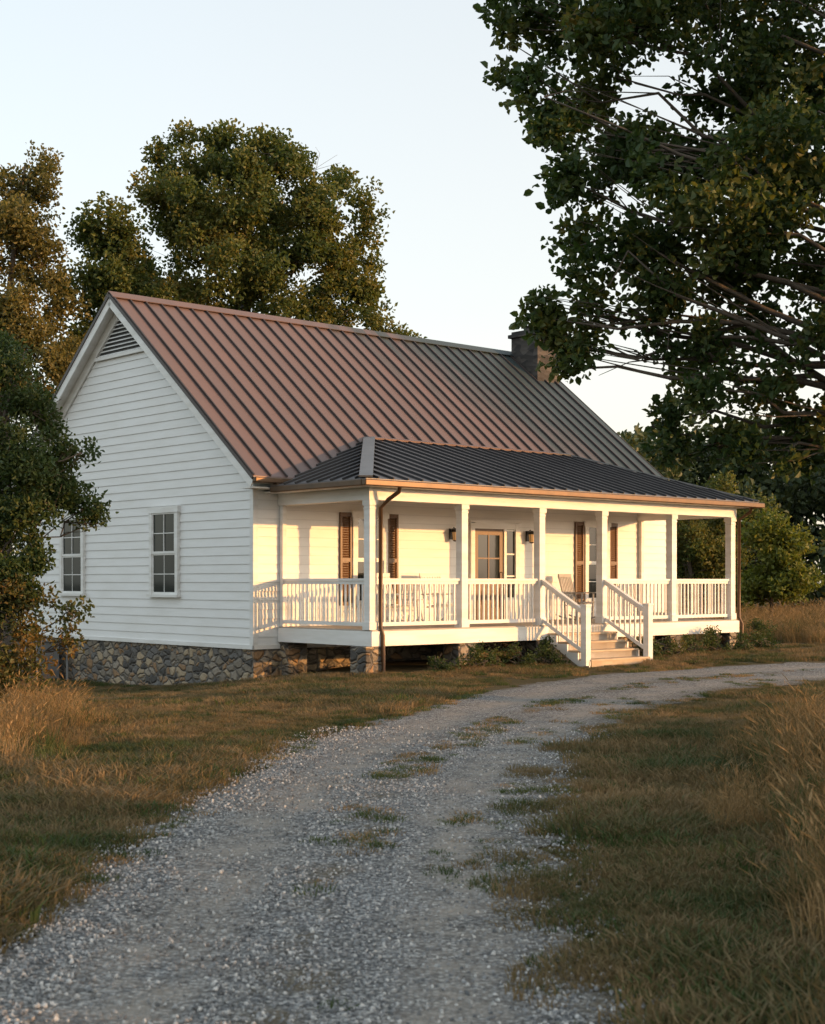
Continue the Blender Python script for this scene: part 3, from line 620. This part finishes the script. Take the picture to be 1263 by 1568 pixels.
for i in range(4):
    zt=.80-.165*(i+1); v1=-2.93-.29*i; v0=v1-.29
    w.box(a,b,v0-.03,v1,zt-.035,zt,M_tread); w.box(a+.03,b-.03,v1-.0,v1+.02,zt+.001,zt+.13,M_white)
    w.box(a+.04,b-.04,v0,v1-.001,-.1,zt-.036,M_tread)
for uu in (a-.045,b+.005):
    for i in range(4):
        zt=.80-.165*(i+1)-.04; v1=-2.93-.29*i
        w.hexa([(uu,v1-.29,zt-.26),(uu+.04,v1-.29,zt-.26),(uu+.04,v1,zt-.10),(uu,v1,zt-.10),(uu,v1-.29,zt),(uu+.04,v1-.29,zt),(uu+.04,v1,zt),(uu,v1,zt)],M_white)
w.obj('porch_steps',house)
w=MB()
for u in PU:
    w.box(u-.24,u+.24,PV-.16,PV+.3,-.9,.50,M_stone)
w.box(.62,1.1,-.3,-.0,-.9,.50,M_stone)
w.obj('stone_piers',house,bevel=.02)
z0=3.56; zt=4.80; vt=.92; ve=-3.22; ul,ur=.18,12.22; hl,hr=3.73,10.15
pl=(zt-z0)/(hl-ul); pf=(zt-z0)/(vt-ve); pr=(zt-z0)/(ur-hr)
w=MB()
w.slab([(ul,ve,z0),(ur,ve,z0),(hr,vt,zt),(hl,vt,zt)],.04,M_proof)
uv_=ul+(zmain(-.4)-z0)/pl; w.slab([(ul,ve,z0),(hl,vt,zt),(uv_,-.4,zmain(-.4)),(ul,-.3,z0)],.04,M_proof)
uv2=ur-(zmain(-.4)-z0)/pr; w.slab([(ur,ve,z0),(ur,-.3,z0),(uv2,-.4,zmain(-.4)),(hr,vt,zt)],.04,M_proof)
n1=Vector((0,-pf,1)).normalized(); n2=Vector((-pl,0,1)).normalized(); n3=Vector((pr,0,1)).normalized()
u=ul+.3
while u<ur-.1:
    v1=vt
    if u<hl: v1=ve+(u-ul)/(hl-ul)*(vt-ve)
    if u>hr: v1=ve+(ur-u)/(ur-hr)*(vt-ve)
    w.bar(Vector((u,ve,z0))+n1*.018,Vector((u,v1,z0+pf*(v1-ve)))+n1*.018,.028,.045,M_pseam,n1); u+=.36
v=ve+.3
while v<vt-.05:
    k=(v-ve)/(vt-ve); ue=ul+k*(hl-ul); us=ul
    if v>-.42: us=ul+(zmain(v)-z0)/pl
    if ue-us>.05: w.bar(Vector((us,v,z0+pl*(us-ul)))+n2*.018,Vector((ue,v,z0+pl*(ue-ul)))+n2*.018,.028,.045,M_pseam,n2)
    ue=ur-k*(ur-hr); us=ur
    if v>-.42: us=ur-(zmain(v)-z0)/pr
    if us-ue>.05: w.bar(Vector((us,v,z0+pr*(ur-us)))+n3*.018,Vector((ue,v,z0+pr*(ur-ue)))+n3*.018,.028,.045,M_pseam,n3)
    v+=.36
w.bar((hl-.05,vt-.06,zt+.02),(hr+.05,vt-.06,zt+.02),.12,.04,M_roof,n1)
w.obj('porch_metal_roof',house)
w=MB()
w.bar((ul,ve,z0+.035),(hl,vt,zt+.035),.25,.03,M_hip); w.bar((ur,ve,z0+.03),(hr,vt,zt+.03),.16,.03,M_hip)
w.obj('hip_caps',house)
w=MB()
w.box(ul-.10,ur+.10,ve-.11,ve+.01,z0-.14,z0-.02,M_copper); w.box(ul-.10,ul+.02,ve+.01,-.42,z0-.14,z0-.02,M_copper); w.box(ur-.02,ur+.10,ve+.01,-.42,z0-.14,z0-.02,M_copper)
w.obj('porch_gutter',house,bevel=.02)
w=MB()
w.tube([(.95,ve-.05,z0-.1),(.95,ve-.02,z0-.22),(.86,PV-.28,3.2),(.80,PV-.14,3.05),(.80,PV-.14,.85),(.80,PV-.2,.7),(.80,PV-.22,.0),(.80,PV-.45,-.05)],[.04]*8,M_copper,8)
w.tube([(11.98,ve+.02,z0-.1),(11.98,ve+.08,z0-.24),(11.90,PV-.13,3.15),(11.90,PV-.13,.85),(11.92,PV-.2,.7),(11.92,PV-.2,.15),(11.95,PV-.4,.1)],[.04]*7,M_copper,8)
w.obj('downspouts',house,smooth=True)
w=MB(); w.box(12.2,13.08,3.9,4.9,6.6,8.42,M_chim); w.box(12.13,13.15,3.83,4.97,8.42,8.52,M_chim); w.box(12.2,13.08,3.9,4.9,8.52,8.60,M_chim)
w.box(12.45,12.83,4.2,4.6,8.60,8.72,M_chim); w.box(12.4,12.88,4.15,4.65,8.72,8.76,M_iron); w.obj('chimney',house,bevel=.015)

M4=Matrix.Translation((-3.114,28.316,0))@Matrix.Rotation(ROT,4,'Z')
ub=empty('utility_box'); ub.matrix_world=M4
w=MB(); w.box(-.75,-.2,7.5,8.15,-.62,.28,M_gray); w.box(-.78,-.17,7.47,8.18,.28,.33,M_gray); w.box(-.77,-.75,7.58,8.05,-.5,.2,M_iron)
w.tube([(-.1,7.3,-.6),(-.1,7.3,.6)],[.03,.03],M_gray,8); w.obj('cabinet',ub,bevel=.01)

def chair(u,v,rz,mat):
    r=empty('rocking_chair'); r.matrix_world=M4@Matrix.Translation((u,v,.80))@Matrix.Rotation(rz,4,'Z')
    w=MB()
    for sx in (-.26,.26):
        P=[(sx,-.45+.9*i/8,.03+.10*((i-4)/4)**2) for i in range(9)]
        w.tube(P,[.02]*9,mat,6); w.tube([(sx,-.22,.04),(sx,-.24,.62)],[.022,.022],mat,6); w.tube([(sx,.2,.04),(sx,.22,.45),(sx,.38,1.02)],[.022]*3,mat,6)
        w.bar((sx,-.32,.64),(sx,.30,.62),.08,.025,mat)
    for i in range(6): 
        y=-.24+i*.085; w.bar((-.27,y,.42-.015*i),(.27,y,.42-.015*i),.07,.02,mat)
    for i in range(7):
        x=-.21+i*.07; w.bar((x,.23,.42),(x,.36,1.0),.04,.015,mat,(0,1,0))
    w.bar((-.28,.375,1.02),(.28,.375,1.02),.03,.10,mat); w.bar((-.26,.25,.46),(.26,.25,.46),.03,.06,mat); w.bar((-.26,-.23,.2),(.26,-.23,.2),.025,.025,mat)
    w.obj('frame',r)
chair(3.0,-.75,.15,M_white); chair(4.3,-.75,-.1,M_white); chair(8.6,-.8,.2,M_chair)
tb=empty('side_table'); tb.matrix_world=M4@Matrix.Translation((3.65,-.7,.8))
w=MB(); w.tube([(0,0,.5),(0,0,.53)],[.25,.25],M_white,14)
for q in range(3):
    t=q*2.09; w.tube([(.08*math.cos(t),.08*math.sin(t),.5),(.2*math.cos(t),.2*math.sin(t),0)],[.015,.015],M_white,6)
w.obj('table',tb)

for (u,v,r) in ((1.9,-3.3,.22),(2.7,-3.35,.28),(3.3,-3.3,.2),(3.9,-3.3,.28),(4.75,-3.35,.32),(7.9,-3.3,.32),(8.7,-3.3,.24),(9.5,-3.3,.22),(10.3,-3.3,.3),(11.2,-3.35,.25),(12.6,-2.9,.4)):
    p=M4@Vector((u,v,0)); hz=float(H(p.x,p.y))
    bl=[(p.x,p.y,hz+r*.9,r),(p.x+.1,p.y,hz+r*.4,r*.9)]
    make_tree('porch_shrub',(p.x,p.y,hz-.02),.02,bl,C_bush,180,.2,nsub=5,leafscale=(.5,.8))

# ------------------------------------------------------------------ light, sky, camera
EL=math.radians(6.5); AZ=math.atan2(.962,-.268)
d=Vector((-math.sin(AZ)*math.cos(EL),-math.cos(AZ)*math.cos(EL),-math.sin(EL)))
sl=bpy.data.lights.new('sun','SUN'); sl.energy=5.0; sl.angle=math.radians(.5); sl.color=(1,.48,.15)
so=bpy.data.objects.new('sun',sl); so.rotation_euler=d.to_track_quat('-Z','Y').to_euler(); scene.collection.objects.link(so)
wd=bpy.data.worlds.new('World'); scene.world=wd; wd.use_nodes=True; nt=wd.node_tree; bg=nt.nodes['Background']
def N(t,**k):
    q=nt.nodes.new(t)
    for a,b in k.items(): setattr(q,a,b)
    return q
sk=N('ShaderNodeTexSky'); sk.sky_type='NISHITA'; sk.sun_disc=False; sk.sun_elevation=EL; sk.sun_rotation=AZ; sk.air_density=1.0; sk.dust_density=2.0; sk.ozone_density=1.0
hs=N('ShaderNodeHueSaturation'); hs.inputs['Saturation'].default_value=.55; hs.inputs['Value'].default_value=.19
nt.links.new(sk.outputs[0],hs.inputs['Color'])
tc=N('ShaderNodeTexCoord'); sx=N('ShaderNodeSeparateXYZ'); nt.links.new(tc.outputs['Generated'],sx.inputs[0])
cr=N('ShaderNodeValToRGB'); nt.links.new(sx.outputs[2],cr.inputs[0])
cr.color_ramp.elements[0].position=0.0; cr.color_ramp.elements[0].color=(.80,.70,.58,1); cr.color_ramp.elements[1].position=.6; cr.color_ramp.elements[1].color=(.53,.585,.63,1)
e=cr.color_ramp.elements.new(.18); e.color=(.67,.655,.64,1)
dt=N('ShaderNodeVectorMath',operation='DOT_PRODUCT'); nt.links.new(tc.outputs['Generated'],dt.inputs[0]); dt.inputs[1].default_value=(.962,-.268,.11)
cr2=N('ShaderNodeValToRGB'); mr=N('ShaderNodeMapRange'); nt.links.new(dt.outputs['Value'],mr.inputs[0]); mr.inputs[1].default_value=-1; mr.inputs[2].default_value=1; nt.links.new(mr.outputs[0],cr2.inputs[0])
cr2.color_ramp.elements[0].position=.10; cr2.color_ramp.elements[0].color=(.80,.94,1.0,1); cr2.color_ramp.elements[1].position=.62; cr2.color_ramp.elements[1].color=(1,.97,.91,1)
e=cr2.color_ramp.elements.new(.32); e.color=(.95,.985,1.0,1)
mu=N('ShaderNodeMix',data_type='RGBA',blend_type='MULTIPLY'); mu.inputs[0].default_value=1.0
nt.links.new(cr.outputs[0],mu.inputs[6]); nt.links.new(cr2.outputs[0],mu.inputs[7])
ad=N('ShaderNodeMix',data_type='RGBA',blend_type='ADD'); ad.inputs[0].default_value=1.0
nt.links.new(hs.outputs[0],ad.inputs[6]); nt.links.new(mu.outputs[2],ad.inputs[7])
nt.links.new(ad.outputs[2],bg.inputs[0]); bg.inputs[1].default_value=1.0
cam=bpy.data.cameras.new('camera'); co=bpy.data.objects.new('camera',cam); scene.collection.objects.link(co); scene.camera=co
co.location=(0,0,1.7); co.rotation_euler=(math.radians(90),0,0)
cam.sensor_fit='HORIZONTAL'; cam.sensor_width=36; cam.lens=2214/1263*36; cam.shift_y=106/1263; cam.clip_end=3000; cam.clip_start=.1
cam.dof.use_dof=True; cam.dof.focus_distance=29; cam.dof.aperture_fstop=5.6
